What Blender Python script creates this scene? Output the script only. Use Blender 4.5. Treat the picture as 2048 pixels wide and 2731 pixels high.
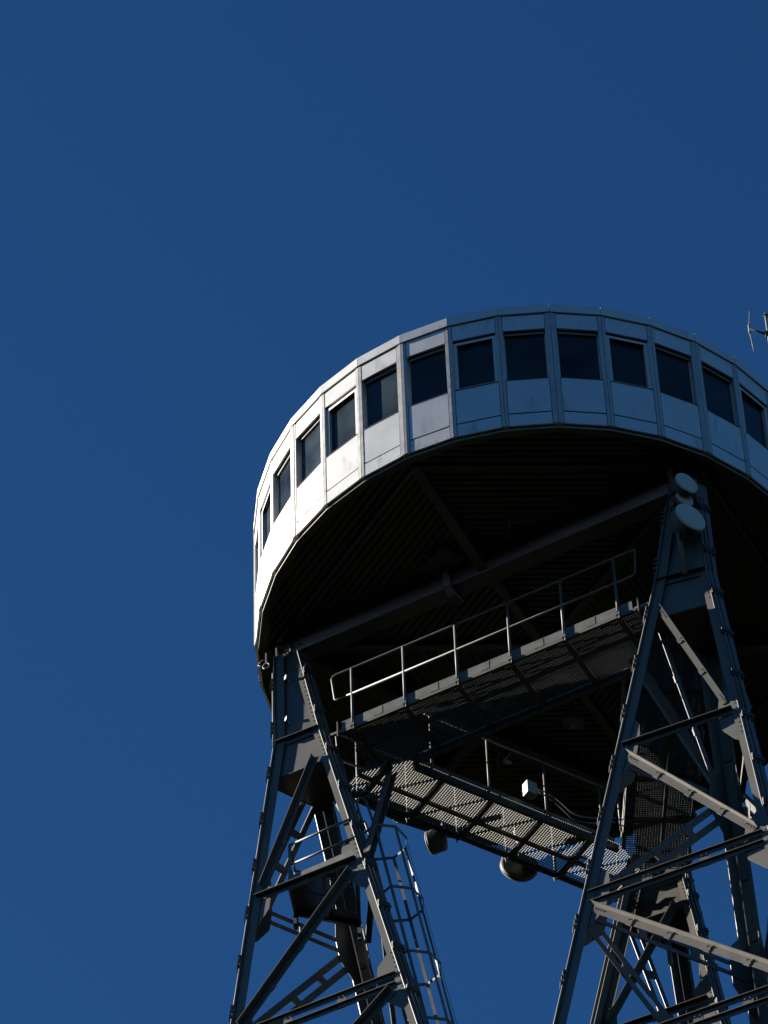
import bpy, bmesh, math, random
from mathutils import Vector, Matrix
random.seed(7)
for o in list(bpy.data.objects): bpy.data.objects.remove(o, do_unlink=True)
S = bpy.context.scene
COL = S.collection
GZ = 54.17                     # height of the cabin floor above the ground
def V(*a): return Vector(a)
def az(a, z=0.0):
    a = math.radians(a); return Vector((math.cos(a), math.sin(a), z))

# ------------------------------------------------------------------ camera
cam = bpy.data.cameras.new('camera'); cam_o = bpy.data.objects.new('camera', cam); COL.objects.link(cam_o)
Cp = V(0, -50.0001, -52.5682 + GZ)
fw = V(-0.03592717, 0.66354473, 0.74727347); rt = V(0.99629359, 0.08226081, -0.02514437); up = V(-0.07815573, 0.7436004, -0.66404076) * -1
fw.normalize(); rt.normalize(); up = rt.cross(fw)
M = Matrix((rt, up, -fw)).transposed().to_4x4(); M.translation = Cp
cam_o.matrix_world = M
cam.sensor_width = 36; cam.sensor_fit = 'AUTO'; cam.lens = 11266.65 / 2731 * 36
cam.clip_start = 0.5; cam.clip_end = 6000
S.camera = cam_o

# ------------------------------------------------------------------ sky and sun
SUN_AZ, SUN_EL = 167.6, 22.6
w = bpy.data.worlds.new('World'); S.world = w; w.use_nodes = True
nt = w.node_tree; bg = nt.nodes['Background']
sky = nt.nodes.new('ShaderNodeTexSky'); sky.sky_type = 'NISHITA'; sky.sun_disc = False
sky.sun_elevation = math.radians(SUN_EL); sky.sun_rotation = math.radians(90 - SUN_AZ)
sky.altitude = 0; sky.air_density = 1.0; sky.dust_density = 0.0; sky.ozone_density = 10.0
tint = nt.nodes.new('ShaderNodeVectorMath'); tint.operation = 'MULTIPLY'; tint.inputs[1].default_value = (0.47, 0.69, 0.735)
lim = nt.nodes.new('ShaderNodeVectorMath'); lim.operation = 'MINIMUM'; lim.inputs[1].default_value = (1.40, 1.50, 2.2)   # clear dry air: no bright band at the horizon
nt.links.new(sky.outputs[0], tint.inputs[0]); nt.links.new(tint.outputs[0], lim.inputs[0])
nt.links.new(lim.outputs[0], bg.inputs[0]); bg.inputs[1].default_value = 0.05
sun = bpy.data.lights.new('sun', 'SUN'); sun.energy = 5.0; sun.angle = math.radians(0.5); sun.color = (1.0, 0.94, 0.84)
sun_o = bpy.data.objects.new('sun', sun); COL.objects.link(sun_o)
sd = az(SUN_AZ) * math.cos(math.radians(SUN_EL)) + V(0, 0, math.sin(math.radians(SUN_EL)))
sun_o.rotation_euler = sd.to_track_quat('Z', 'Y').to_euler(); sun_o.location = sd * 200
S.view_settings.view_transform = 'Standard'; S.view_settings.look = 'None'
S.cycles.diffuse_bounces = 0          # hard contrast: the photograph's shadows are almost black
S.view_settings.exposure = 1.22; S.view_settings.gamma = 1.0

# ------------------------------------------------------------------ materials
def mat(name, col, rough=0.6, metal=0.0, var=0.12, scale=3.0, bump=0.0, bscale=6.0, spec=0.5, stain=None, stscale=2.0):
    m = bpy.data.materials.new(name); m.use_nodes = True
    t = m.node_tree; b = t.nodes['Principled BSDF']; N = t.nodes.new; L = t.links.new
    tc = N('ShaderNodeTexCoord'); no = N('ShaderNodeTexNoise'); no.inputs['Scale'].default_value = scale; no.inputs['Detail'].default_value = 6
    L(tc.outputs['Object'], no.inputs['Vector'])
    r = N('ShaderNodeValToRGB'); L(no.outputs[0], r.inputs[0])
    r.color_ramp.elements[0].position = 0.3; r.color_ramp.elements[1].position = 0.7
    r.color_ramp.elements[0].color = [c * (1 - var) for c in col] + [1]; r.color_ramp.elements[1].color = [min(1, c * (1 + var)) for c in col] + [1]
    out = r.outputs[0]
    if stain:
        n2 = N('ShaderNodeTexNoise'); n2.inputs['Scale'].default_value = stscale; n2.inputs['Detail'].default_value = 8
        mp = N('ShaderNodeMapping'); mp.inputs['Scale'].default_value = (1, 1, 0.35); L(tc.outputs['Object'], mp.inputs[0]); L(mp.outputs[0], n2.inputs['Vector'])
        r2 = N('ShaderNodeValToRGB'); r2.color_ramp.elements[0].position = 0.6; r2.color_ramp.elements[1].position = 0.72; L(n2.outputs[0], r2.inputs[0])
        mx = N('ShaderNodeMix'); mx.data_type = 'RGBA'; L(r2.outputs[0], mx.inputs[0]); L(out, mx.inputs[6]); mx.inputs[7].default_value = (*stain, 1); out = mx.outputs[2]
    L(out, b.inputs['Base Color'])
    b.inputs['Roughness'].default_value = rough; b.inputs['Metallic'].default_value = metal; b.inputs['Specular IOR Level'].default_value = spec
    mr = N('ShaderNodeMapRange'); mr.inputs[3].default_value = rough * 0.85; mr.inputs[4].default_value = min(1, rough * 1.15)
    L(no.outputs[0], mr.inputs[0]); L(mr.outputs[0], b.inputs['Roughness'])
    if bump:
        n3 = N('ShaderNodeTexNoise'); n3.inputs['Scale'].default_value = bscale; n3.inputs['Detail'].default_value = 2; L(tc.outputs['Object'], n3.inputs['Vector'])
        bp = N('ShaderNodeBump'); bp.inputs['Strength'].default_value = bump; bp.inputs['Distance'].default_value = 0.05; L(n3.outputs[0], bp.inputs['Height']); L(bp.outputs[0], b.inputs['Normal'])
    return m
MT = {
 'alu': mat('facade_aluminium', (0.84, 0.83, 0.805), 0.44, 0.62, 0.03, 2.0, 0.06, 2.2, stain=(0.62, 0.60, 0.56), stscale=3.0),
 'alu_strip': mat('facade_cover_strip', (0.62, 0.60, 0.57), 0.48, 0.6, 0.10, 5.0, 0.05, 5.0, stain=(0.42, 0.38, 0.34)),
 'joint': mat('dark_joint_and_sill_shadow', (0.03, 0.03, 0.03), 0.8),
 'frame_white': mat('white_window_frame', (0.86, 0.86, 0.84), 0.4, 0.0, 0.03),
 'frame_grey': mat('grey_window_frame', (0.35, 0.34, 0.32), 0.45, 0.2, 0.05),
 'soffit': mat('window_reveal', (0.30, 0.25, 0.21), 0.6, 0.0, 0.1),
 'deck': mat('corrugated_deck', (0.32, 0.305, 0.28), 0.6, 0.0, 0.25, 1.2),
 'girder': mat('girder_paint', (0.34, 0.327, 0.305), 0.5, 0.0, 0.2, 1.5),
 'beam': mat('beam_paint', (0.74, 0.74, 0.73), 0.42, 0.0, 0.12, 1.5, stain=(0.60, 0.59, 0.57)),
 'steel': mat('grey_painted_steel', (0.18, 0.170, 0.156), 0.42, 0.0, 0.10, 1.6, stain=(0.145, 0.132, 0.115), stscale=2.2),
 'rivet': mat('rivet_paint', (0.2, 0.19, 0.17), 0.35, 0.0, 0.05),
 'galv': mat('galvanised_steel', (0.21, 0.208, 0.202), 0.55, 0.4, 0.15, 6.0),
 'grating': mat('walkway_grating', (0.19, 0.183, 0.165), 0.5, 0.2, 0.25, 1.5),
 'dark': mat('dark_steel', (0.05, 0.05, 0.05), 0.5, 0.0, 0.2),
 'cable': mat('cable_sheath', (0.22, 0.22, 0.23), 0.5, 0.0, 0.1),
 'white': mat('white_radome', (0.82, 0.81, 0.72), 0.45, 0.0, 0.03),
 'dishback': mat('dish_back', (0.26, 0.25, 0.235), 0.55, 0.0, 0.06),
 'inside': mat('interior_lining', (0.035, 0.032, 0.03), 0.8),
 'chair': mat('chair_shell', (0.6, 0.57, 0.52), 0.5),
 'ground': mat('ground_grass', (0.016, 0.02, 0.01), 0.95, 0, 0.35, 0.08, spec=0.0),
 'concrete': mat('footing_concrete', (0.33, 0.32, 0.30), 0.85, 0, 0.1),
}
gl = bpy.data.materials.new('window_glass'); gl.use_nodes = True
t = gl.node_tree; t.nodes.remove(t.nodes['Principled BSDF'])
tr = t.nodes.new('ShaderNodeBsdfTransparent'); tr.inputs[0].default_value = (0.45, 0.5, 0.5, 1)
gs = t.nodes.new('ShaderNodeBsdfGlossy'); gs.inputs['Roughness'].default_value = 0.02
fr = t.nodes.new('ShaderNodeFresnel'); fr.inputs[0].default_value = 1.42
mx = t.nodes.new('ShaderNodeMixShader'); t.links.new(fr.outputs[0], mx.inputs[0]); t.links.new(tr.outputs[0], mx.inputs[1]); t.links.new(gs.outputs[0], mx.inputs[2])
df = t.nodes.new('ShaderNodeBsdfDiffuse'); df.inputs[0].default_value = (0.42, 0.56, 0.70, 1)   # thin film of dust on the pane
nz = t.nodes.new('ShaderNodeTexNoise'); nz.inputs['Scale'].default_value = 1.3; nz.inputs['Detail'].default_value = 5
tcg = t.nodes.new('ShaderNodeTexCoord'); t.links.new(tcg.outputs['Object'], nz.inputs['Vector'])
mrg = t.nodes.new('ShaderNodeMapRange'); mrg.inputs[1].default_value = 0.3; mrg.inputs[2].default_value = 0.7; mrg.inputs[3].default_value = 0.015; mrg.inputs[4].default_value = 0.10; t.links.new(nz.outputs[0], mrg.inputs[0])
mx2 = t.nodes.new('ShaderNodeMixShader'); t.links.new(mrg.outputs[0], mx2.inputs[0]); t.links.new(mx.outputs[0], mx2.inputs[1]); t.links.new(df.outputs[0], mx2.inputs[2])
t.links.new(mx2.outputs[0], t.nodes['Material Output'].inputs[0]); MT['glass'] = gl

# ------------------------------------------------------------------ mesh helpers (coordinates relative to the cabin floor centre)
class MB:
    def __init__(s): s.v = []; s.f = []; s.smooth = []
    def add(s, vs, fs, smooth=False):
        n = len(s.v); s.v += [Vector(x) for x in vs]; s.f += [[i + n for i in f] for f in fs]; s.smooth += [smooth] * len(fs)
    def hexa(s, a, b):                      # two quads (bottom, top) as a closed block
        s.add(list(a) + list(b), [(3, 2, 1, 0), (4, 5, 6, 7), (0, 1, 5, 4), (1, 2, 6, 5), (2, 3, 7, 6), (3, 0, 4, 7)])
    def box(s, c, ex, ey, ez, sx, sy, sz):  # centre, axes, full sizes
        c = Vector(c); q = []
        for k in (-1, 1):
            q.append([c + ex * (sx / 2 * i) + ey * (sy / 2 * j) + ez * (sz / 2 * k) for i, j in ((-1, -1), (1, -1), (1, 1), (-1, 1))])
        s.hexa(q[0], q[1])
    def bar(s, p, q, u, wu, wv):            # bar from p to q; u = direction of its width wu; thickness wv
        p = Vector(p); q = Vector(q); d = (q - p); L = d.length; d.normalize()
        u = (u - d * u.dot(d)).normalized(); v = d.cross(u)
        s.box((p + q) / 2, u, v, d, wu, wv, L)
    def tube(s, pts, r, n=8, closed=False):
        pts = [Vector(p) for p in pts]; N = len(pts); rings = []
        pu = None
        for i, p in enumerate(pts):
            a = pts[(i - 1) % N] if (i or closed) else p; b = pts[(i + 1) % N] if (i < N - 1 or closed) else p
            d = (b - a).normalized()
            if pu is None: pu = d.orthogonal().normalized()
            u = (pu - d * pu.dot(d)).normalized(); pu = u; v = d.cross(u)
            rings.append([p + (u * math.cos(2 * math.pi * k / n) + v * math.sin(2 * math.pi * k / n)) * r for k in range(n)])
        vs = [x for rg in rings for x in rg]; fs = []
        for i in range(N if closed else N - 1):
            j = (i + 1) % N
            for k in range(n): fs.append((i * n + k, i * n + (k + 1) % n, j * n + (k + 1) % n, j * n + k))
        if not closed: fs.append(tuple(range(n))[::-1]); fs.append(tuple((N - 1) * n + k for k in range(n)))
        s.add(vs, fs, True)
    def plate(s, poly, nrm, th):            # polygon extruded by th along nrm (centred)
        n = nrm.normalized(); k = len(poly)
        a = [Vector(p) - n * th / 2 for p in poly]; b = [Vector(p) + n * th / 2 for p in poly]
        s.add(a + b, [tuple(range(k))[::-1], tuple(range(k, 2 * k))] + [(i, (i + 1) % k, k + (i + 1) % k, k + i) for i in range(k)])
    def dome(s, p, n, r):                   # rivet / bolt head
        n = n.normalized(); u = n.orthogonal().normalized(); v = n.cross(u); vs = []
        for rr, h in ((1, 0), (0.8, 0.55)):
            for k in range(6): a = k * math.pi / 3; vs.append(p + (u * math.cos(a) + v * math.sin(a)) * r * rr + n * r * h)
        vs.append(p + n * r * 0.85)
        fs = [(k, (k + 1) % 6, 6 + (k + 1) % 6, 6 + k) for k in range(6)] + [(6 + k, 6 + (k + 1) % 6, 12) for k in range(6)]
        s.add(vs, fs)
    def lathe(s, c, axis, prof, n=32):      # prof: list of (radius, along axis)
        axis = axis.normalized(); u = axis.orthogonal().normalized(); v = axis.cross(u); vs = []; fs = []
        for r, h in prof:
            for k in range(n): a = 2 * math.pi * k / n; vs.append(Vector(c) + (u * math.cos(a) + v * math.sin(a)) * r + axis * h)
        for i in range(len(prof) - 1):
            for k in range(n): fs.append((i * n + k, i * n + (k + 1) % n, (i + 1) * n + (k + 1) % n, (i + 1) * n + k))
        s.add(vs, fs, True)
def base(p):
    return V(p[0], p[1], p[2])
def obj(name, mb, m, parent=None, bevel=0.0, off=None):
    o = off if off is not None else (parent['_b'] if parent is not None and '_b' in parent else None)
    org = Vector(o) if o is not None else V(0, 0, 0)
    me = bpy.data.meshes.new(name)
    me.from_pydata([tuple(p - org) for p in mb.v], [], mb.f); me.update()
    bm = bmesh.new(); bm.from_mesh(me); bmesh.ops.recalc_face_normals(bm, faces=bm.faces); bm.to_mesh(me); bm.free()
    for p, sflag in zip(me.polygons, mb.smooth): p.use_smooth = sflag
    me.materials.append(MT[m] if isinstance(m, str) else m)
    ob = bpy.data.objects.new(name, me); COL.objects.link(ob)
    if parent is not None:
        ob.parent = parent
        ob['_b'] = list(org)
    else: ob.location = org + V(0, 0, GZ)
    if bevel:
        b = ob.modifiers.new('bevel', 'BEVEL'); b.width = bevel; b.segments = 2; b.limit_method = 'ANGLE'
    return ob
def thing(name, label, cat, p, group=None):
    o = bpy.data.objects.new(name, None); COL.objects.link(o); o.location = Vector(p) + V(0, 0, GZ); o['_b'] = list(p)
    o.empty_display_size = 0.3
    return tag(o, label, cat, group)
def tag(o, label, cat, group=None):
    o['label'] = label; o['category'] = cat
    if group: o['group'] = group
    return o
Z = V(0, 0, 1)

# ------------------------------------------------------------------ ground
g = MB(); n = 96
ring = [V(0, 0, -GZ)]
for r in (30, 120, 500, 3000):
    for k in range(n): ring.append(V(r * math.cos(2 * math.pi * k / n), r * math.sin(2 * math.pi * k / n), -GZ))
fs = [(0, 1 + k, 1 + (k + 1) % n) for k in range(n)]
for i in range(3):
    for k in range(n): fs.append((1 + i * n + k, 1 + (i + 1) * n + k, 1 + (i + 1) * n + (k + 1) % n, 1 + i * n + (k + 1) % n))
g.add(ring, fs); go = obj('ground', g, 'ground'); go['kind'] = 'structure'

# ------------------------------------------------------------------ observation cabin
R0 = 5.0; NP = 36; AP = R0 * math.cos(math.radians(5)); HW = R0 * math.sin(math.radians(5)); T5 = math.tan(math.radians(5))
OFF = -14.484
cabin = thing('observation_cabin', 'round cabin with a ring of windows and white metal cladding on top of the tower', 'observation cabin', (0, 0, 0))
def bay_fn(k):
    a = OFF + 10 * (k + 0.5) - 90
    n_ = az(a); t_ = az(a + 90)
    return lambda x, y, z: n_ * (AP + y) + t_ * x + V(0, 0, z)
def slab(mb, P, x0, x1, y0, y1, z0, z1, mitre=(False, False)):
    def X(x, y, side): return (x + (y * T5 * (-1 if side == 0 else 1) if mitre[side] else 0))
    q = []
    for z in (z0, z1):
        q.append([P(X(x0, y0, 0), y0, z), P(X(x1, y0, 1), y0, z), P(X(x1, y1, 1), y1, z), P(X(x0, y1, 0), y1, z)])
    mb.hexa(q[0], q[1])
ZF0, ZF1, ZH0, ZH1, ZS, ZB = 2.865, 3.075, 2.46, 2.838, 1.155, 0.285
def strip_w(seam): return 0.088 if (seam % 3) == 2 else 0.056
RV = 0.115
for k in range(NP):
    P = bay_fn(k)
    wl, wr = strip_w(k), strip_w(k + 1)
    x0, x1 = -HW + wl, HW - wr
    gp = 0.010
    near = -9 <= (k if k < 18 else k - 36) <= 9
    m = MB(); slab(m, P, -HW + 0.004, HW - 0.004, -0.06, 0.022, ZF0, ZF1, (True, True))
    # folded drip edge, screws
    slab(m, P, -HW + 0.004, HW - 0.004, -0.02, 0.03, ZF0 - 0.006, ZF0 + 0.010, (True, True))
    if near:
        for x in (-0.3, -0.02, 0.27): m.dome(P(x, 0.022, ZF0 + 0.06), P(0, 1, 0) - P(0, 0, 0), 0.008)
    obj('fascia', m, 'alu', cabin)
    m = MB(); slab(m, P, x0 + gp, x1 - gp, -0.03, random.uniform(-0.002, 0.002), ZH0, ZH1); obj('header_panel', m, 'alu', cabin)
    m = MB(); slab(m, P, x0 + gp, x1 - gp, -0.03, random.uniform(-0.002, 0.003), ZB + 0.030, ZS - 0.004)
    obj('parapet_panel', m, 'alu', cabin)
    m = MB(); slab(m, P, x0 + gp, x1 - gp, -0.03, 0.0, 0.004, ZB)
    if near:
        for x in (-0.3, -0.1, 0.1, 0.3): m.dome(P(x, 0.0, 0.05 + random.uniform(0, .02)), P(0, 1, 0) - P(0, 0, 0), 0.008)
    obj('skirting_panel', m, 'alu', cabin)
    # mullion to the left of this bay: cover strips left and right of the seam
    m = MB(); Pl = bay_fn(k - 1)
    wm = strip_w(k)
    slab(m, P, -HW + 0.004, -HW + wm, -0.05, 0.006, 0.0, ZH1 + 0.006, (True, False))
    slab(m, Pl, HW - wm, HW - 0.004, -0.05, 0.006, 0.0, ZH1 + 0.006, (False, True))
    if near:
        for z in [0.1 + 0.235 * i for i in range(12)]:
            m.dome(P(-HW + wm * 0.75, 0.006, z), P(0, 1, 0) - P(0, 0, 0), 0.0075); m.dome(Pl(HW - wm * 0.75, 0.006, z + .03), Pl(0, 1, 0) - Pl(0, 0, 0), 0.0075)
    if wm > 0.07:                                    # the wide mullions carry an extra raised cap
        slab(m, P, -HW + 0.004, -HW + wm * 0.5, 0.006, 0.016, 0.0, ZH1 + 0.004, (True, False))
        slab(m, Pl, HW - wm * 0.5, HW - 0.004, 0.006, 0.016, 0.0, ZH1 + 0.004, (False, True))
    obj('mullion', m, 'alu_strip', cabin)
    # joint backing behind the cladding
    for zz0, zz1 in ((0.0, ZS - 0.03), (ZH0 + 0.03, ZF0 + 0.01)): m = MB(); slab(m, P, -HW, HW, -0.075, -0.052, zz0, zz1); obj('joint_backing', m, 'joint', cabin)
    # window: reveal (jambs, head, sill), frame, pane
    win = MB()
    slab(win, P, x0 - 0.004, x0 + 0.010, -RV, -0.004, ZS, ZH0); slab(win, P, x1 - 0.010, x1 + 0.004, -RV, -0.004, ZS, ZH0)
    slab(win, P, x0 + 0.010, x1 - 0.010, -RV, -0.031, ZS - 0.003, ZS + 0.008)
    wo = obj('window', win, 'alu', cabin)
    m = MB(); slab(m, P, x0 + 0.004, x1 - 0.004, -0.03, 0.007, ZS - 0.003, ZS + 0.014); obj('sill_shadow_line', m, 'joint', wo)  # dark strip painted in as the shadow line along the sill
    hd = MB(); slab(hd, P, x0 + 0.010, x1 - 0.010, -RV, -0.032, ZH0 + 0.001, ZH0 + 0.03); obj('window_head', hd, 'soffit', wo)
    cas = (k % 3) == 0
    fr = MB(); a0, a1 = x0 + 0.010, x1 - 0.010; z0, z1 = ZS + 0.008, ZH0 + 0.001
    fwid = 0.062 if cas else 0.022; fy0, fy1 = (-RV, -0.03) if cas else (-RV, -0.095)
    ztop = z1 - (0.05 if cas else 0.0)
    slab(fr, P, a0, a0 + fwid, fy0, fy1, z0, ztop); slab(fr, P, a1 - fwid, a1, fy0, fy1, z0, ztop)
    slab(fr, P, a0 + fwid, a1 - fwid, fy0, fy1, z0, z0 + fwid); slab(fr, P, a0 + fwid, a1 - fwid, fy0, fy1, ztop - fwid, ztop)
    fo = obj('window_frame', fr, 'frame_white' if cas else 'alu_strip', wo)
    sh = MB()
    if cas: slab(sh, P, a0, a1, -RV, -0.075, ztop, z1 - 0.002)
    else: slab(sh, P, a0 + fwid, a1 - fwid, -RV + 0.02, -0.06, ztop - fwid - 0.05, ztop - fwid)
    obj('shade_box', sh, 'frame_grey' if not cas else 'soffit', wo)
    pn = MB(); slab(pn, P, a0 + fwid - 0.004, a1 - fwid + 0.004, -RV + 0.012, -RV + 0.018, z0 + fwid - 0.004, ztop - fwid + 0.004); obj('pane', pn, 'glass', wo)
# rim, floor, ceiling, roof, core
def disc(mb, r, z, n=72):
    mb.add([V(r * math.cos(2 * math.pi * k / n), r * math.sin(2 * math.pi * k / n), z) for k in range(n)], [tuple(range(n))])
def annulus(mb, r0, r1, z0, z1, n=36, ph=OFF - 90):
    vs = []
    for k in range(n):
        a = az(ph + 360 / n * k)
        vs += [a * r0 + V(0, 0, z0), a * r1 + V(0, 0, z0), a * r1 + V(0, 0, z1), a * r0 + V(0, 0, z1)]
    fs = []
    for k in range(n):
        j = (k + 1) % n
        for q in range(4): fs.append((k * 4 + q, k * 4 + (q + 1) % 4, j * 4 + (q + 1) % 4, j * 4 + q))
    mb.add(vs, fs)
m = MB(); annulus(m, 4.83, 4.945, -0.06, -0.004); annulus(m, 4.79, 4.83, -0.02, 0.05); obj('rim_channel', m, 'girder', cabin)
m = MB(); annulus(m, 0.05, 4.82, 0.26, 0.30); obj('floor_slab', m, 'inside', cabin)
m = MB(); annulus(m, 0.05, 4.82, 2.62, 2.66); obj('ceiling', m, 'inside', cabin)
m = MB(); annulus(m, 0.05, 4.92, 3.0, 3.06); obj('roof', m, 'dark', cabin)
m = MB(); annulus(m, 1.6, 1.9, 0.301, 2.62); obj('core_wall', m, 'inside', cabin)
# corrugated underside in six sectors, ribs parallel to the sector's outer chord
LEGAZ = {'L': -174.4, 'R': -54.4, 'F': 65.6}
for i in range(6):
    c = -174.4 + 30 + 60 * i
    e = az(c); f = az(c + 90); m = MB(); pts = []
    s = 0.15; pitch = 0.125; prof = [(0, 0.0), (0.42, 0.0), (0.55, 0.04), (0.87, 0.04), (1.0, 0.0)]
    rows = []
    while s < 4.86:
        for u_, h in prof[:-1]:
            ss = s + u_ * pitch
            if ss > 4.9: break
            hl = min(ss * math.tan(math.radians(30)), math.sqrt(max(0.0, 4.93 ** 2 - ss * ss)))
            rows.append((ss, hl, 0.03 + h))
        s += pitch
    vs = []; fs = []
    for ss, hl, h in rows: vs += [e * ss + f * hl + V(0, 0, h), e * ss - f * hl + V(0, 0, h)]
    for j in range(len(rows) - 1): fs.append((2 * j, 2 * j + 1, 2 * j + 3, 2 * j + 2))
    m.add(vs, fs); obj('corrugated_deck', m, 'deck', cabin)
# spoke girders and chord purlins
for i in range(6):
    a = -174.4 + 60 * i; e = az(a); f = az(a + 90)
    if i % 2 == 1:      # tapering I-girder from rim to the main beam and on to the centre
        m = MB(); r0, r1 = 4.72, 2.34
        m.plate([e * r0 + V(0, 0, 0.03), e * r1 + V(0, 0, 0.03), e * r1 + V(0, 0, -0.30), e * r0 + V(0, 0, -0.07)], f, 0.012)
        for (ra, za), (rb, zb) in (((r0, -0.075), (r1, -0.305)),):
            m.bar(e * ra + V(0, 0, za), e * rb + V(0, 0, zb), f, 0.17, 0.016)
        m.bar(e * r0 + V(0, 0, 0.02), e * r1 + V(0, 0, 0.02), f, 0.17, 0.016)
        m.plate([e * 2.02 + V(0, 0, 0.03), e * 0.2 + V(0, 0, 0.03), e * 0.2 + V(0, 0, -0.2), e * 2.02 + V(0, 0, -0.2)], f, 0.012)
        m.bar(e * 2.02 + V(0, 0, -0.205), e * 0.2 + V(0, 0, -0.205), f, 0.15, 0.016)
        obj('spoke_girder', m, 'girder', cabin)
    else:
        m = MB(); m.bar(e * 4.7 + V(0, 0, -0.03), e * 0.2 + V(0, 0, -0.03), f, 0.14, 0.08); obj('spoke_girder', m, 'girder', cabin)
    b2 = az(a + 60)
    m = MB(); p, q = e * 4.68, b2 * 4.68; d = (q - p).normalized()
    m.bar(p + d * 0.1 + V(0, 0, 0.0), q - d * 0.1 + V(0, 0, 0.0), d.cross(Z), 0.075, 0.06); obj('purlin', m, 'girder', cabin)
    # small hanger angles under the deck
    c = az(a + 30)
    for sgn in (-1, 1):
        m = MB()
        p = c * 2.95 + az(a + 120) * 0.75 * sgn
        m.bar(p + V(0, 0, 0.0), p - c * 0.42 + V(0, 0, -0.05), Z, 0.07, 0.05)
        obj('hanger_angle', m, 'girder', cabin)
m = MB(); c = V(-1.63, -2.10, -0.05)
d1 = az(-144.4 + 90); d2 = az(-144.4)
m.box(c, d1, d2, Z, 0.62, 0.5, 0.02)
for i in range(6): m.box(c + d1 * (-0.25 + 0.1 * i) - Z * 0.015, d1, d2, Z, 0.03, 0.5, 0.016)
obj('cover_sheet', m, 'beam', cabin)
# the triangle of main box beams
T = V(-0.05, 0, 0)
for i, sa in enumerate((-114.4, 5.6, 125.6)):
    n_ = az(sa); t_ = az(sa + 90); m = MB(); L = 3.85
    m.box(n_ * 2.305 + V(0, 0, -0.165), t_, n_, Z, 2 * L, 0.024, 0.33)
    m.box(n_ * 2.055 + V(0, 0, -0.165), t_, n_, Z, 2 * L, 0.024, 0.33)
    m.box(n_ * 2.18 + V(0, 0, -0.345), t_, n_, Z, 2 * L, 0.31, 0.026)
    m.box(n_ * 2.325 + V(0, 0, -0.05), t_, n_, Z, 2 * L, 0.03, 0.05)
    for u in (-1.9, 1.0): m.box(n_ * 2.3185 + t_ * u + V(0, 0, -0.18), t_, n_, Z, 0.006, 0.003, 0.29)
    for u in (-3.7, 3.7):
        sg = 1 if u > 0 else -1
        for q in range(2):
            for j in range(7): m.dome(n_ * 2.318 + t_ * (u - sg * 0.12 * j) + V(0, 0, -0.12 - 0.13 * q), n_, 0.014)
    bo = obj('main_beam', m, 'beam', cabin)
    m = MB(); u = -0.66                       # hook shaped pipe bracket on the beam
    pts = [n_ * 2.40 + t_ * u + V(0, 0, 0.03), n_ * 2.40 + t_ * u + V(0, 0, -0.44), n_ * 2.26 + t_ * (u + .02) + V(0, 0, -0.50), n_ * 2.02 + t_ * (u + .05) + V(0, 0, -0.50)]
    for p, q in zip(pts, pts[1:]): m.bar(p, q, t_, 0.13, 0.05)
    obj('hook_bracket', m, 'beam', bo)

# chairs by the windows (round backs above the sill)
def chair(k, x, label, turn=0.0):
    P = bay_fn(k); p0 = P(x, -0.75, 0.30); n_ = (P(0, 1, 0) - P(0, 0, 0)); n_.rotate(Matrix.Rotation(turn, 3, 'Z')); s_ = Z.cross(n_)
    t_ = thing('swivel_chair', label, 'chair', tuple(p0), 'chairs at the cabin windows')
    m = MB(); m.tube([p0 + V(0, 0, 0.0), p0 + V(0, 0, 0.45)], 0.03, 10); m.lathe(p0, Z, [(0.0, 0.0), (0.24, 0.0), (0.24, 0.02), (0.04, 0.05)], 20); obj('pedestal', m, 'galv', t_)
    m = MB(); m.lathe(p0, Z, [(0.0, 0.45), (0.22, 0.45), (0.24, 0.48), (0.22, 0.52), (0.0, 0.52)], 20); obj('seat', m, 'chair', t_)
    c = p0 - n_ * 0.0 + n_ * 0.42 + V(0, 0, 1.02)
    m = MB(); m.lathe(c, n_, [(0.0, -0.02), (0.2, -0.02), (0.225, 0.0), (0.2, 0.025), (0.0, 0.03)], 24); m.tube([c + (s_ * math.cos(a) + Z * math.sin(a)) * 0.215 for a in [i * math.pi / 12 for i in range(24)]], 0.018, 6, True)
    m.bar(p0 + n_ * 0.2 + V(0, 0, 0.5), c - V(0, 0, 0.1), s_, 0.06, 0.02); obj('backrest', m, 'chair', t_)
chair(-2, 0.18, 'round backed chair behind the second window left of the shaded facade')
chair(0, 0.26, 'round backed chair at the right edge of the leftmost shaded window')
chair(3, -0.22, 'round backed chair at the left edge of the white framed window left of the antenna')

# ------------------------------------------------------------------ lattice legs
PB = dict(a0=4.7166, a1=-0.1141, b0=3.7514, b1=0.1793, c0=0.6338, c1=-0.1684)
SU = (-0.0007, 0.1578, -0.1151); ZK = -2.52; ZSOF = -3.33; ZLOW = -14.0
def chord(leg, tp, z):
    A = LEGAZ[leg]; zz = max(min(z, 9), ZLOW); zl = min(zz, ZK); h = zl + 3.33
    sg = 1 if tp == '+' else -1
    if tp == 'o': r = PB['a0'] + PB['a1'] * h; tt = 0
    else: r = PB['b0'] + PB['b1'] * h; tt = (PB['c0'] + PB['c1'] * h) * sg
    if zz > ZK:
        if tp == 'o': r += SU[0] * (zz - ZK)
        else: r += SU[1] * (zz - ZK); tt += SU[2] * (zz - ZK) * sg
    return az(A) * r + az(A + 90) * tt + V(-0.05, 0, z)
NODES = [-6.05, -9.05, -12.25]
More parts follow.
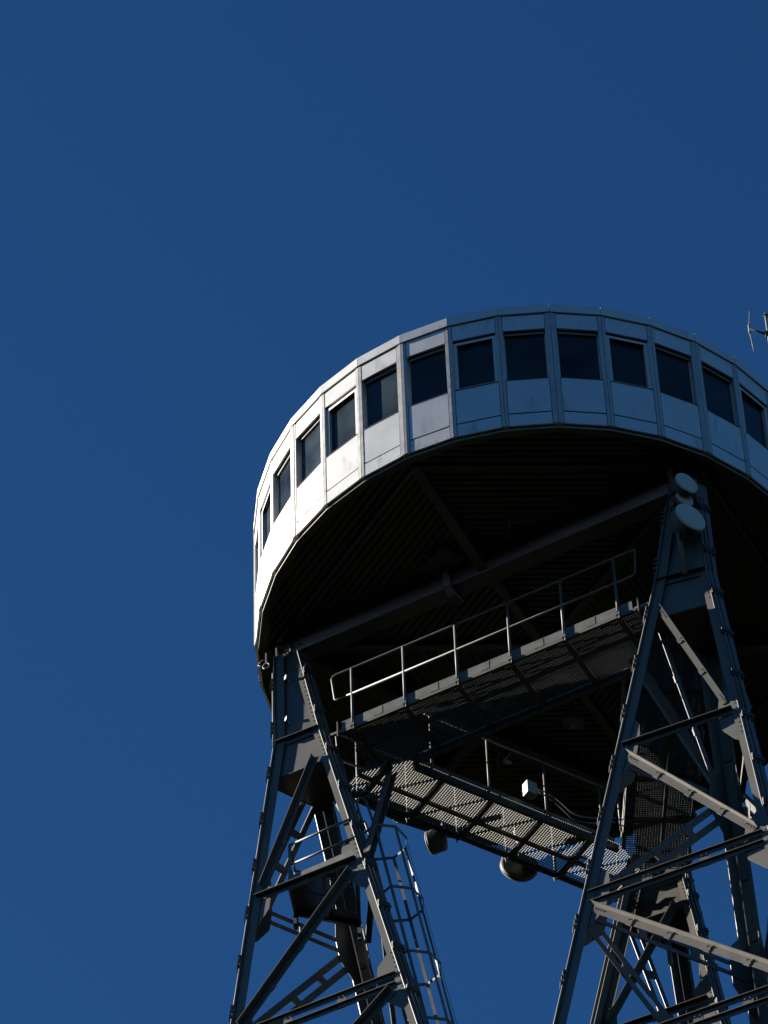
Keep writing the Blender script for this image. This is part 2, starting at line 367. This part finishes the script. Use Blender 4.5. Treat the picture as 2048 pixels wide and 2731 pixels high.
# image corner A (left), B (right), C (far) of each leg in the leg's own terms
ABC = {'L': ('o', '+', '-'), 'R': ('-', 'o', '+'), 'F': ('+', '-', 'o')}
FACE = {('A', 'B'): -114.4, ('B', 'C'): 5.6, ('C', 'A'): 125.6}
RADZ = {'A': -174.4, 'B': -54.4, 'C': 65.6}
CW = 0.20; TH = 0.014; LIPS = {'A': 0.038, 'B': 0.014, 'C': 0.03}
def brace(m, p, q, n, double, wid=0.085, batten=True):
    d = (q - p); L = d.length; d.normalize(); v = n.cross(d); v = v if v.z > 0 else -v
    offs = (0.105, -0.105) if double else (0.0,)
    w_ = wid if not double else wid * 0.9
    for o_ in offs:
        P0, Q0 = p + v * o_, q + v * o_
        m.bar(P0, Q0, v, w_, 0.012)
        top = v * (w_ / 2 - 0.006)
        fl = w_ if not double else w_ * 0.6; m.bar(P0 + top + n * (fl / 2 + 0.004), Q0 + top + n * (fl / 2 + 0.004), n, fl, 0.012)
    nb = max(2, int(L / 0.75))
    for i in range(1, nb):
        c = p + d * (L * i / nb)
        if double: m.box(c, d, v, n, 0.16, 0.29, 0.026)
        else: m.box(c + n * 0.004, d, v, n, 0.12, w_ + 0.03, 0.026)
        for s_ in (-1, 1):
            m.dome(c + d * 0.04 * s_ + n * 0.02 + v * (0.06 if double else 0.0), n, 0.013)
            if double: m.dome(c + d * 0.04 * s_ + n * 0.02 - v * 0.1, n, 0.013)
    for e_, s_ in ((p, 1), (q, -1)):
        for j in range(4): m.dome(e_ + d * s_ * (0.05 + 0.06 * j) + n * 0.008 + v * (offs[0] * 1.0), n, 0.013)
legs = {}
def build_leg(leg, label):
    cen = sum((chord(leg, t_, -20) for t_ in 'o+-'), V(0, 0, 0)) / 3; cen.z = -GZ
    root = thing('tower_leg', label, 'tower leg', tuple(cen), 'lattice legs carrying the round cabin')
    legs[leg] = root
    tp = dict(zip('ABC', ABC[leg]))
    def C(k, z): return chord(leg, tp[k], z)
    nxt = {'A': 'B', 'B': 'C', 'C': 'A'}; prv = {'A': 'C', 'B': 'A', 'C': 'B'}
    lev = [-0.372, ZK, ZSOF] + NODES + [ZLOW, -GZ]
    shift = {'A': lambda: az(-84.4) * (CW / 2), 'B': lambda: V(0, 0, 0), 'C': lambda: az(65.6 + 90) * (CW / 2)}
    def front(k, z):                       # corner of the flange on the face k -> next
        return {'A': C(k, z) + az(-84.4) * CW / 2, 'B': C(k, z) + az(35.6) * CW, 'C': C(k, z) + az(155.6) * CW / 2}[k]
    def back(k, z):                        # corner of the flange on the face prev -> k
        return {'A': C(k, z) - az(-84.4) * CW / 2, 'B': C(k, z), 'C': C(k, z) - az(155.6) * CW / 2}[k]
    for k in 'ABC':
        m = MB(); r_ = az(RADZ[k])
        e1 = az(FACE[(k, nxt[k])] + 90); e2 = az(FACE[(prv[k], k)] - 90)
        n1 = az(FACE[(k, nxt[k])]); n2 = az(FACE[(prv[k], k)])
        for z0, z1 in zip(lev, lev[1:]):
            def loft(fn, du, wu, dn, tn):
                q = []
                for z in (z1, z0):
                    p = fn(z); q.append([p, p + du * wu, p + du * wu - dn * tn, p - dn * tn])
                m.hexa(q[0], q[1])
            loft(lambda z: front(k, z) - r_ * 0.003, e1, 0.18, n1, TH)
            loft(lambda z: back(k, z) - r_ * 0.003, e2, 0.115, n2, TH)
            cd = (front(k, -5) - back(k, -5)).normalized()
            LIP = LIPS[k]; loft(lambda z: back(k, z) - cd * LIP, cd, CW + 2 * LIP, -r_, 0.016)
        co = obj('corner_post', m, 'steel', root)
        # rivet rows along the flanges by the head plates and gussets
        m = MB()
        zs = [z for z in [-0.55 - 0.115 * i for i in range(24)]]
        for nd in NODES: zs += [nd + 0.62 - 0.115 * i for i in range(11)]
        for z in zs:
            m.dome(front(k, z) + e1 * 0.135 + n1 * 0.001, n1, 0.013); m.dome(back(k, z) + e2 * 0.05 + n2 * 0.001, n2, 0.013)
        obj('rivet_row', m, 'rivet', co)
        # cable tray with clamps on the outside of the post
        m = MB(); r2 = r_; cd = (front(k, -5) - back(k, -5)).normalized()
        mid = lambda z: (front(k, z) + back(k, z)) / 2
        zz = [-0.7, ZK] + NODES + [ZLOW]
        for z0, z1 in zip(zz, zz[1:]):
            for o_ in ((-0.045, 0.03) if k == 'B' else (-0.02, 0.03)):
                a_, b_ = mid(z0) + r2 * 0.028 + cd * o_, mid(z1) + r2 * 0.028 + cd * o_
                m.tube([a_, b_], 0.016, 8)
        obj('cable_run', m, 'cable', co)
        z = -1.0
        while z > -13.8:
            mc = MB()
            if k == 'B': mc.box(mid(z + 0.05) + r2 * 0.03, cd, r2, Z, 0.215, 0.05, 0.15); mc.box(mid(z + 0.05) + r2 * 0.059, cd, r2, Z, 0.235, 0.014, 0.05)
            else:
                for o_ in (0.10, 0.0, -0.10): mc.box(mid(z + o_) + r2 * 0.045, cd, r2, Z, 0.16, 0.06, 0.04)
                mc.box(mid(z) + r2 * 0.02, cd, r2, Z, 0.1, 0.03, 0.26)
            obj('cable_clamp', mc, 'dark' if k == 'B' else 'steel', co)
            z -= 1.05
    # head box: three riveted plates, soffit, horizontal angles at the kink
    zt = -0.36
    for (a, b), fa in FACE.items():
        n_ = az(fa); rec = n_ * 0.045
        m = MB(); zl = [zt, ZK, ZSOF]
        for z0, z1 in zip(zl, zl[1:]):
            q = []
            for nn in (0, 0.012): q.append([front(a, z0) - rec - n_ * nn, back(b, z0) - rec - n_ * nn, back(b, z1) - rec - n_ * nn, front(a, z1) - rec - n_ * nn])
            m.hexa(q[0], q[1])
        hp = obj('head_plate', m, 'steel', root)
        m = MB(); p, q = front(a, ZK) - n_ * 0.028 + (back(b, ZK) - front(a, ZK)).normalized() * 0.03, back(b, ZK) - n_ * 0.028
        d = (q - p).normalized(); v = n_.cross(d); v = v if v.z > 0 else -v
        m.bar(p, q, v, 0.11, 0.02); m.bar(p + v * 0.055 + n_ * 0.045, q + v * 0.055 + n_ * 0.045, n_, 0.09, 0.012)
        L = (q - p).length
        for i in range(8): m.dome(p + d * (L * (i + 0.5) / 8) + n_ * 0.011, n_, 0.013)
        obj('head_stiffener', m, 'steel', hp)
    m = MB(); ins = 0.05
    tri = []
    cc = sum((C(k, ZSOF) for k in 'ABC'), V(0, 0, 0)) / 3
    for k in 'ABC':
        for p in (back(k, ZSOF), front(k, ZSOF)): tri.append(p + (cc - p).normalized() * ins + V(0, 0, 0.02))
    m.plate(tri, Z, 0.014); obj('head_soffit', m, 'steel', root)
    # gusset plates, horizontals and diagonals of each face
    inner = [k for k in 'ABC' if tp[k] != 'o']; outer = [k for k in 'ABC' if tp[k] == 'o'][0]
    for (a, b), fa in FACE.items():
        n_ = az(fa); rec = n_ * (TH + 0.012)
        eN = az(fa + 90)
        for i, z in enumerate(NODES):
            for k, fn, sg in ((a, front, 1), (b, back, -1)):
                p = lambda dz, w_: fn(k, z + dz) - rec + eN * (sg * w_)
                base_w = 0.06
                wdt = 0.36 if i == 0 else 0.42
                m = MB(); m.plate([p(0.70, base_w), p(0.42, wdt * 0.8), p(0.1, wdt), p(-0.30, wdt), p(-0.62, base_w + 0.12), p(-0.72, base_w)], n_, 0.012); obj('gusset_plate', m, 'steel', root)
            m = MB(); s = (back(b, z) - front(a, z)).normalized()
            p, q = front(a, z) - rec + n_ * 0.014 + s * 0.10, back(b, z) - rec + n_ * 0.014 - s * 0.10
            brace(m, p, q, n_, i > 0 or a == 'C', 0.095); obj('horizontal_strut', m, 'steel', root)
        tops = [ZSOF + 0.15] + [z - 0.22 for z in NODES]; bots = [z + 0.25 for z in NODES] + [-15.2]
        for i in range(len(tops)):
            if outer in (a, b):
                ti = a if b == outer else b; bi = outer
            else:
                plus = [k for k in inner if tp[k] == '+'][0]; minus = [k for k in inner if tp[k] == '-'][0]
                ti, bi = (minus, plus) if i % 2 == 0 else (plus, minus)
            def pt(k, z, w_):
                return (front(k, z) + eN * w_ if k == a else back(k, z) - eN * w_) - rec + n_ * 0.016
            p = pt(ti, tops[i], 0.20); q = pt(bi, bots[i], 0.20)
            m = MB(); brace(m, p, q, n_, (i > 0 and (a, b) != ('A', 'B')) or ((a, b) == ('C', 'A') and outer in (a, b)), 0.10 if i == 0 else 0.125); obj('diagonal_brace', m, 'steel', root)
    # lower part, out of the picture: horizontals down to the ground
    for z in (-18, -24, -30, -36, -42, -48):
        for (a, b), fa in FACE.items():
            m = MB(); m.bar(C(a, z), C(b, z + 0.0), Z, 0.12, 0.08); obj('horizontal_strut', m, 'steel', root)
            m = MB(); m.bar(C(a, z), C(b, z - 6 if z > -48 else z - 5.5), Z, 0.1, 0.08); obj('diagonal_brace', m, 'steel', root)
    m = MB()
    for k in 'ABC': m.box(C(k, -GZ) + V(0, 0, 0.4), V(1, 0, 0), V(0, 1, 0), Z, 0.9, 0.9, 0.8)
    obj('footing', m, 'concrete', root)
    return root, C, front, back
LL = build_leg('L', 'left lattice leg with the small railed landing and the caged ladder')
RR = build_leg('R', 'right lattice leg with white dishes at its plated head')
FF = build_leg('F', 'far lattice leg standing behind the sunlit grating walkway')
rootL, CL, frontL, backL = LL
# knee braces from the inner posts up to the walkway ring
for leg in 'LRF':
    p = chord(leg, '+', -6.0) + az(LEGAZ[leg]) * -0.08
    q0 = V(-2.765, -0.10, -2.88); rot = Matrix.Rotation(math.radians(LEGAZ[leg] + 174.4), 3, 'Z'); q = rot @ (q0 - V(-.05, 0, 0)) + V(-.05, 0, 0)
    m = MB(); d = (q - p).normalized(); m.bar(p, q, az(LEGAZ[leg] + 60), 0.16, 0.02)
    nn = d.cross(az(LEGAZ[leg] + 60)).normalized(); m.bar(p + az(LEGAZ[leg] + 60) * 0.075 + nn * 0.05, q + az(LEGAZ[leg] + 60) * 0.075 + nn * 0.05, nn, 0.1, 0.012)
    m.bar(p - az(LEGAZ[leg] + 60) * 0.075 + nn * 0.05, q - az(LEGAZ[leg] + 60) * 0.075 + nn * 0.05, nn, 0.1, 0.012)
    obj('knee_brace', m, 'steel', legs[leg])
# plates with stays on the left leg's head (step irons), catching the light
for z in (-0.92, -1.92):
    n_ = az(-114.4); t_ = az(-24.4); c = V(-4.54, -0.52, z - 0.08) + n_ * 0.07 + t_ * 0.12; pn_ = az(-150); pt_ = az(-60)
    m = MB(); m.box(c, pt_, pn_, Z, 0.13, 0.012, 0.075)
    for dx in (-0.045, 0.0, 0.045): m.dome(c + pt_ * dx + pn_ * 0.006, pn_, 0.008)
    m.bar(c, c - n_ * 0.12 + t_ * 0.1 - Z * 0.12, Z, 0.02, 0.02)
    m.bar(c, c - n_ * 0.12, Z, 0.02, 0.02)
    obj('step_bracket', m, 'frame_white', rootL)
# shackle and small plates at the left end of the beam
m = MB(); n_ = az(-114.4); t_ = az(-24.4)
m.box(n_ * 2.36 + t_ * -3.72 + V(0, 0, -0.27), t_, n_, Z, 0.06, 0.07, 0.2); obj('beam_clip', m, 'galv', cabin)
m = MB(); m.box(n_ * 2.40 + t_ * -3.95 + V(0, 0, -0.30), t_, n_, Z, 0.03, 0.08, 0.26); obj('beam_clip', m, 'galv', cabin)
for u, z in ((-3.82, -0.15), (-3.7, -0.15), (-3.82, -0.3), (-3.55, -0.2)):
    m = MB(); m.tube([n_ * 2.31 + t_ * u + V(0, 0, z), n_ * 2.40 + t_ * u + V(0, 0, z)], 0.02, 8); obj('anchor_bolt', m, 'galv', cabin)
m = MB(); c = n_ * 2.35 + t_ * -4.2 + V(0, 0, -0.42)
m.tube([c + (t_ * math.cos(a) + Z * math.sin(a)) * 0.06 for a in [i * math.pi / 8 for i in range(16)]], 0.015, 6, True); m.bar(c + Z * 0.06, c + Z * 0.4, t_, 0.03, 0.02); m.tube([c + t_ * -0.05, c + t_ * -0.16 + Z * 0.1, c + t_ * -0.1 + Z * 0.17, c + t_ * 0.0 + Z * 0.16], 0.012, 6)
obj('lifting_shackle', m, 'galv', cabin)

# ------------------------------------------------------------------ walkways along the three beams
ZW = -2.75; DO, DI = 2.39, 1.2
def walkway(sa, label, ulim=(-2.75, 2.70)):
    n_ = az(sa); t_ = az(sa + 90)
    root = thing('walkway', label, 'walkway', tuple(n_ * 1.8 + V(0, 0, ZW)), 'grating walkways between the legs')
    g = MB(); d = DI + 0.03
    while d < DO - 0.02:
        h0, h1 = max(ulim[0], -1.732 * d), min(ulim[1], 1.732 * d)
        g.box(n_ * d + t_ * ((h0 + h1) / 2) + V(0, 0, ZW - 0.010), t_, n_, Z, h1 - h0, 0.004, 0.010); d += 0.045
    u = ulim[0] + 0.02
    while u < ulim[1]:
        d0 = max(DI, abs(u) / 1.732)
        if d0 < DO - 0.05: g.box(n_ * ((d0 + DO) / 2) + t_ * u + V(0, 0, ZW - 0.0132), t_, n_, Z, 0.004, DO - d0, 0.024)
        u += 0.045
    obj('grating', g, 'grating', root)
    m = MB()
    m.box(n_ * (DO - 0.02) + V(0, 0, ZW - 0.046) + t_ * (sum(ulim) / 2), t_, n_, Z, ulim[1] - ulim[0], 0.05, 0.06)
    m.box(n_ * (DI + 0.03) + V(0, 0, ZW - 0.11), t_, n_, Z, 2 * 1.732 * DI - 0.1, 0.06, 0.14)
    m.box(n_ * (DI * 0.42 + DO * 0.58) + V(0, 0, ZW - 0.07) + t_ * (sum(ulim) / 2), t_, n_, Z, ulim[1] - ulim[0], 0.06, 0.06)
    posts = [-2.52 + 0.984 * i for i in range(6)]
    for u in posts:
        d0 = max(DI + 0.06, abs(u) / 1.732)
        m.box(n_ * ((d0 + DO - 0.045) / 2) + t_ * u + V(0, 0, ZW - 0.075), t_, n_, Z, 0.085, DO - 0.045 - d0, 0.08)
    obj('floor_frame', m, 'steel', root)
    th_ = 0.19 if sa == -114.4 else 0.11
    m = MB(); m.box(n_ * (DO + 0.003) + V(0, 0, ZW - 0.015 + th_ / 2) + t_ * (sum(ulim) / 2 - 0.02), t_, n_, Z, ulim[1] - ulim[0] - 0.06, 0.006, th_)
    for u in (-2.05, -1.0, -0.05, 0.95, 1.9): m.box(n_ * (DO + 0.008) + V(0, 0, ZW - 0.015 + th_ / 2) + t_ * u, t_, n_, Z, 0.16, 0.004, th_ - 0.02)
    m.box(n_ * (DI - 0.003) + V(0, 0, ZW + 0.03), t_, n_, Z, 2 * 1.732 * DI - 0.25, 0.006, 0.09)
    obj('toe_board', m, 'galv', root)
    rl = MB(); r = 0.02; D = DO + 0.022
    h1, h2 = 1.32, 0.72
    e0, e1 = ulim[0] - 0.12, ulim[1] + 0.10
    rl.tube([n_ * D + t_ * x + V(0, 0, ZW + z) for x, z in ((e0 + 0.25, h2 - 0.0), (e0 + 0.06, h2), (e0 + 0.02, h2 + 0.03), (e0 - 0.03, h1 - 0.06), (e0 + 0.0, h1 - 0.01), (e0 + 0.06, h1), (e1 - 0.06, h1), (e1, h1 - 0.02), (e1 + 0.0, h1 - 0.08), (e1 - 0.03, h2 + 0.06), (e1 - 0.08, h2), (e0 + 0.25, h2))], r, 8)
    D2 = DI - 0.022
    for h in ((1.2,) if sa != -114.4 else ()): rl.tube([n_ * D2 + t_ * -1.8 + V(0, 0, ZW + h), n_ * D2 + t_ * 1.8 + V(0, 0, ZW + h)], 0.018, 8)
    ro = obj('railing', rl, 'galv', root)
    for u in posts:
        m = MB(); m.tube([n_ * D + t_ * u + V(0, 0, ZW - 0.02), n_ * D + t_ * u + V(0, 0, ZW + h1)], 0.024, 8)
        m.box(n_ * (D + 0.006) + t_ * u + V(0, 0, ZW + 0.0), t_, n_, Z, 0.07, 0.05, 0.10)
        m.dome(n_ * (D + 0.03) + t_ * u + V(0, 0, ZW + 0.03), n_, 0.02); m.tube([n_ * (D + 0.01) + t_ * (u + 0.02) + V(0, 0, ZW - 0.02), n_ * (D + 0.01) + t_ * (u + 0.02) + V(0, 0, ZW - 0.13)], 0.012, 6)
        obj('rail_post', m, 'galv', ro)
    for u in ((-1.7, -0.57, 0.57, 1.7) if sa != -114.4 else ()):
        m = MB(); m.tube([n_ * D2 + t_ * u + V(0, 0, ZW - 0.05), n_ * D2 + t_ * u + V(0, 0, ZW + 1.2)], 0.02, 8); obj('rail_post', m, 'galv', ro)
    for sg in (-1, 1):                                  # end angles that tie the frame to the leg heads
        m = MB(); m.box(n_ * (DO - 0.02) + t_ * (ulim[0] - 0.10 if sg < 0 else ulim[1] + 0.1) + V(0, 0, ZW - 0.02), t_, n_, Z, 0.24, 0.05, 0.05)
        m.box(n_ * (DO + 0.01) + t_ * (ulim[0] - 0.06 if sg < 0 else ulim[1] + 0.06) + V(0, 0, ZW + 0.02), t_, n_, Z, 0.02, 0.05, 0.34)
        obj('end_bracket', m, 'galv', root)
    return root
walkway(-114.4, 'front walkway with tubular railing between the left and right legs')
walkway(5.6, 'dark walkway behind the right leg')
walkway(125.6, 'sunlit grating walkway seen from below between the left and far legs')

# ------------------------------------------------------------------ landing inside the left leg
zp = -5.93
pA, pB = V(-4.40, -0.80, zp), V(-3.30, -1.33, zp); pC, pD = V(-3.36, 0.18, zp), V(-4.36, -0.20, zp)
plat = thing('landing', 'small railed landing with mesh floor inside the left leg', 'platform', tuple((pA + pC) / 2))
fl = MB(); n_ = az(-114.4); t_ = az(-24.4)
poly = [pA, pB, pC, pD]
def inside_len(t0):
    a = pA.lerp(pB, t0); b = pD.lerp(pC, t0); return a, b
for i in range(64): a, b = inside_len((i + 0.5) / 64); fl.bar(a, b, Z, 0.07, 0.006)
for i in range(30): a, b = pA.lerp(pD, (i + .5) / 30), pB.lerp(pC, (i + .5) / 30); fl.bar(a - Z * .004, b - Z * .004, Z, 0.02, 0.004)
obj('floor_mesh', fl, 'dark', plat)
m = MB()
for p, q in ((pA, pB), (pB, pC), (pC, pD), (pD, pA)): m.bar(p - Z * 0.07, q - Z * 0.07, Z, 0.12, 0.05)
m.bar(pA.lerp(pB, .5) - Z * .06, pD.lerp(pC, .5) - Z * .06, Z, 0.08, 0.05)
for p in (pD, pC): m.bar(p - Z * 0.12, p - Z * 0.42, t_, 0.06, 0.06)
obj('floor_frame', m, 'dark', plat)
m = MB(); m.bar(pA + Z * 0.09, pB + Z * 0.09, Z, 0.16, 0.006); m.bar(pA + Z * 0.09, pD + Z * 0.09, Z, 0.16, 0.006); m.bar(pD + Z * 0.09, pC + Z * 0.09, Z, 0.16, 0.006); obj('toe_board', m, 'galv', plat)
m = MB()
for h in (0.86, 0.42):
    m.tube([pB + Z * h, pA + Z * h], 0.02, 8); m.tube([pA + Z * h, pD + Z * h, pC + Z * h], 0.02, 8)
ro = obj('railing', m, 'galv', plat)
for p in (pA, pD, pC): m = MB(); m.tube([p - Z * 0.12, p + Z * 0.86], 0.022, 8); obj('rail_post', m, 'galv', ro)

# ------------------------------------------------------------------ caged ladder on the left leg
bn = az(5.6); bt = az(95.6)
def lad(z): return backL('B', z) + az(35.6) * CW + bn * (0.10 - 0.047 * max(0.0, -4.6 - z)) + bt * 0.40
ztop, zbot = -4.6, -14.0
lr = thing('caged_ladder', 'ladder with safety cage hoops running down the left leg', 'ladder', tuple(lad(zbot)))
m = MB()
for s_ in (-0.2, 0.2): m = MB(); m.bar(lad(zbot) + bt * s_, lad(-2.9) + bt * s_, bn, 0.05, 0.012); obj('side_rail', m, 'steel', lr)
z = zbot + 0.1
while z < -2.95: m = MB(); m.tube([lad(z) - bt * 0.2, lad(z) + bt * 0.2], 0.011, 6); obj('rung', m, 'steel', lr); z += 0.28
def hoop_pts(z):
    c = lad(z); return [c + bt * 0.20 * -1.0, c + bt * -0.40 + bn * 0.16, c + bt * -0.34 + bn * 0.50, c + bt * -0.08 + bn * 0.68, c + bt * 0.16 + bn * 0.68, c + bt * 0.38 + bn * 0.48, c + bt * 0.42 + bn * 0.16, c + bt * 0.20]
hz = [-5.05 - 1.62 * i for i in range(6)]
for z in hz:
    m = MB(); pts = hoop_pts(z)
    for p, q in zip(pts, pts[1:]): m.bar(p, q, Z, 0.055, 0.010)
    obj('cage_hoop', m, 'galv', lr)
for i in range(1, 7):
    m = MB(); cin = lambda z: lad(z) + bn * 0.3
    for z0, z1 in zip([hz[0]] + hz[1:], hz[1:] + [zbot]):
        p, q = hoop_pts(z0)[i], hoop_pts(z1)[i]; dr = (p - cin(z0)); dr.z = 0; dr.normalize()
        m.bar(p - dr * 0.011, q - dr * 0.011, dr.cross(Z), 0.05, 0.008)
    obj('cage_strap', m, 'galv', lr)
for s_ in (-0.26, 0.26):
    m = MB(); p = lad(-5.0) + bt * s_; m.tube([p, lad(-4.25) + bt * s_, lad(-4.2) + bt * s_ + bn * 0.10 + Z * .03, lad(-4.25) + bt * s_ + bn * 0.16, lad(-5.0) + bt * s_ + bn * 0.18], 0.022, 8); obj('grab_rail', m, 'galv', lr)

# ------------------------------------------------------------------ dishes on the right leg's head
rn = az(-54.4)
def drum(name_label, c, ax, r, dep, cat='dish antenna', group='drum antennas', front='white', mount=None):
    c = Vector(c); t_ = thing('drum_antenna', name_label, cat, tuple(c), group)
    m = MB(); m.lathe(c, ax, [(0.0, 0.012), (r * 0.7, 0.010), (r * 0.985, 0.004), (r, -0.006), (r, -0.02)], 40); obj('radome', m, front, t_)
    m = MB(); m.lathe(c, ax, [(r * 1.0, -0.0201), (r * 1.0, -dep), (r * 0.85, -dep - 0.02), (r * 0.3, -dep - r * 0.28), (0.0, -dep - r * 0.30)], 40); obj('shroud', m, 'dishback' if front == 'white' else front, t_)
    m = MB(); m.lathe(c, ax, [(r * 1.001, -0.028), (r * 1.02, -0.028), (r * 1.02, -0.042), (r * 1.001, -0.042)], 40); obj('rim_band', m, 'galv', t_)
    if mount is not None:
        m = MB(); a0 = c - ax.normalized() * (dep + r * 0.25); m.tube([a0, Vector(mount)], 0.035, 8); m.box(Vector(mount), ax.normalized(), ax.cross(Z).normalized(), Z, 0.12, 0.12, 0.2); obj('mount_arm', m, 'galv', t_)
    return t_
pole_x = V(2.24, -3.80, 0)
m = MB(); m.tube([pole_x + V(0.0, 0, 0.0), pole_x + V(0.06, 0, -2.62)], 0.045, 10)
pl = obj('antenna_pole', m, 'galv', None, off=(2.24, -3.80, -2.62)); tag(pl, 'upright grey pipe carrying the white dishes on the right leg', 'antenna pole')
m = MB()
for z in (-1.95, -2.3): m.box(pole_x + V(0.05, 0.0, z), V(1, 0, 0), V(0, 1, 0), Z, 0.13, 0.13, 0.05); m.bar(pole_x + V(0.05, 0, z), pole_x + V(0.4, 0.22, z), Z, 0.05, 0.05)
m.box(pole_x + V(0.25, 0.05, -2.2), V(1, 0, 0), V(0, 1, 0), Z, 0.16, 0.1, 0.12)
obj('pipe_clamp', m, 'galv', pl)
drum('upper white dish on the right leg, overlapping a darker dish below it', V(2.49, -4.08, -0.72), rn + V(0, 0, 0), 0.215, 0.10, mount=pole_x + V(0.02, 0, -0.62))
drum('small shaded dish tucked between the two white dishes', V(2.44, -3.92, -0.92), rn, 0.165, 0.08, mount=pole_x + V(0.02, 0, -0.9))
drum('largest white dish, lowest at the head of the right leg', V(2.49, -4.08, -1.56), rn, 0.285, 0.16, mount=pole_x + V(0.04, 0, -1.5))
# two dishes hanging outside the sunlit walkway
ln = az(125.6)
drum('drum dish below the left end of the sunlit walkway', V(-2.24, 1.72, -2.84), az(160), 0.21, 0.24, front='dishback', mount=V(-2.0, 1.5, -2.45))
drum('wide dish seen from its curved back below the sunlit walkway', V(-0.78, 2.72, -2.62), az(105), 0.33, 0.10, front='dishback', mount=V(-0.75, 2.2, -2.3))
# electrical box and loose cable by the inner rail
bp = ln * 1.15 + az(215.6) * -0.24 + V(0, 0, ZW + 0.36)
bx = thing('cabinet', 'small white electrical box lit by sun above the grating', 'electrical box', tuple(bp))
m = MB(); m.box(bp, az(215.6), ln, Z, 0.20, 0.16, 0.28); obj('case', m, 'white', bx, bevel=0.01)
m = MB(); m.box(bp + ln * 0.084, az(215.6), ln, Z, 0.17, 0.012, 0.24); obj('door', m, 'white', bx, bevel=0.004)
m = MB(); m.tube([bp + az(215.6) * 0.08 + ln * 0.1, bp + az(215.6) * 0.08 + ln * 0.12 + Z * 0.05], 0.01, 6); obj('latch', m, 'dark', bx)
for j, (dz, sag) in enumerate(((0.12, 0.30), (0.08, 0.38))):
    m = MB(); p = bp + V(0, 0, dz) - az(215.6) * 0.12; q = ln * 1.13 + az(215.6) * -1.95 + V(0, 0, ZW + 0.50 - 0.1 * j)
    pts = [p.lerp(q, i / 14) + V(0, 0, -sag * math.sin(math.pi * (i / 14) ** 0.8) * 1.0 + 0.18 * math.sin(math.pi * min(1, i / 14 * 2.2)) * (1 if i < 7 else 0)) for i in range(15)]
    m.tube(pts, 0.014, 6); o = obj('cable', m, 'cable', None, off=tuple(p))
    tag(o, ('upper' if j == 0 else 'lower') + ' loose grey cable drooping from the electrical box to the far leg', 'cable', 'loose cables by the electrical box')
# work lamps under the cabin
for j, (x, y, lab) in enumerate(((0.35, 1.35, 'small lamp on a short arm under the dark deck near the centre'), (-1.2, 0.75, 'small lamp on a short arm under the beam left of the electrical box'))):
    p = V(x, y, -0.2); t_ = thing('work_lamp', lab, 'lamp', tuple(p), 'work lamps under the cabin')
    m = MB(); m.tube([p + V(0, 0, 0.22), p + V(0, 0, -0.35)], 0.03, 8); obj('arm', m, 'girder', t_)
    m = MB(); m.box(p + V(0, 0, -0.4), V(1, 0, 0), V(0, 1, 0), Z, 0.34, 0.2, 0.1); m.dome(p + V(0, 0, -0.45), V(0, 0, -1), 0.08); obj('lamp_head', m, 'girder', t_, bevel=0.01)
# white whip antenna hanging below the far leg's head
p = V(1.67, 3.62, -3.75); wt = thing('whip_antenna', 'short pale rod antenna hanging in front of the far leg', 'antenna', tuple(p + V(0, 0, -0.5)))
m = MB(); m.tube([p, p + V(0, 0, -0.06), p + V(0, 0, -0.50), p + V(0, 0, -0.53)], 0.045, 10); obj('rod', m, 'galv', wt)
m = MB(); m.tube([p + V(0, 0, 0.45), p], 0.02, 8); m.box(p + V(0, 0, 0.05), V(1, 0, 0), V(0, 1, 0), Z, 0.1, 0.1, 0.08); obj('bracket', m, 'galv', wt)

# ------------------------------------------------------------------ aerial on the roof
ab = V(4.35, -2.0, 3.06)
an = thing('roof_aerial', 'thin dipole aerial on a mast at the roof edge', 'antenna', tuple(ab))
m = MB(); m.tube([ab, ab + V(0, 0, 2.95)], 0.022, 8); m.tube([ab + V(0.07, 0, 1.6), ab + V(0.07, 0, 2.92)], 0.018, 6); m.box(ab + V(0.03, 0, 2.9), V(1, 0, 0), V(0, 1, 0), Z, 0.14, 0.05, 0.03); m.box(ab + V(0, 0, 0.02), V(1, 0, 0), V(0, 1, 0), Z, 0.3, 0.3, 0.04); obj('mast', m, 'galv', an)
m = MB(); h = V(4.03, -2.0, 5.60); m.tube([ab + V(0, 0, 2.36), h], 0.022, 8); m.box(ab + V(0, 0, 2.36), V(1, 0, 0), V(0, 1, 0), Z, 0.1, 0.1, 0.1); obj('boom', m, 'dark', an)
m = MB(); m.tube([h + V(0.05, 0, 0.5), h + V(0.0, 0, 0.06)], 0.009, 6); m.tube([h + V(0.0, 0, -0.06), h + V(0.03, 0, -0.66)], 0.009, 6); m.tube([h + V(0, 0, 0.12), h + V(0, 0, -0.12)], 0.02, 8); obj('dipole', m, 'cable', an)
for o in bpy.data.objects:
    if '_b' in o: del o['_b']
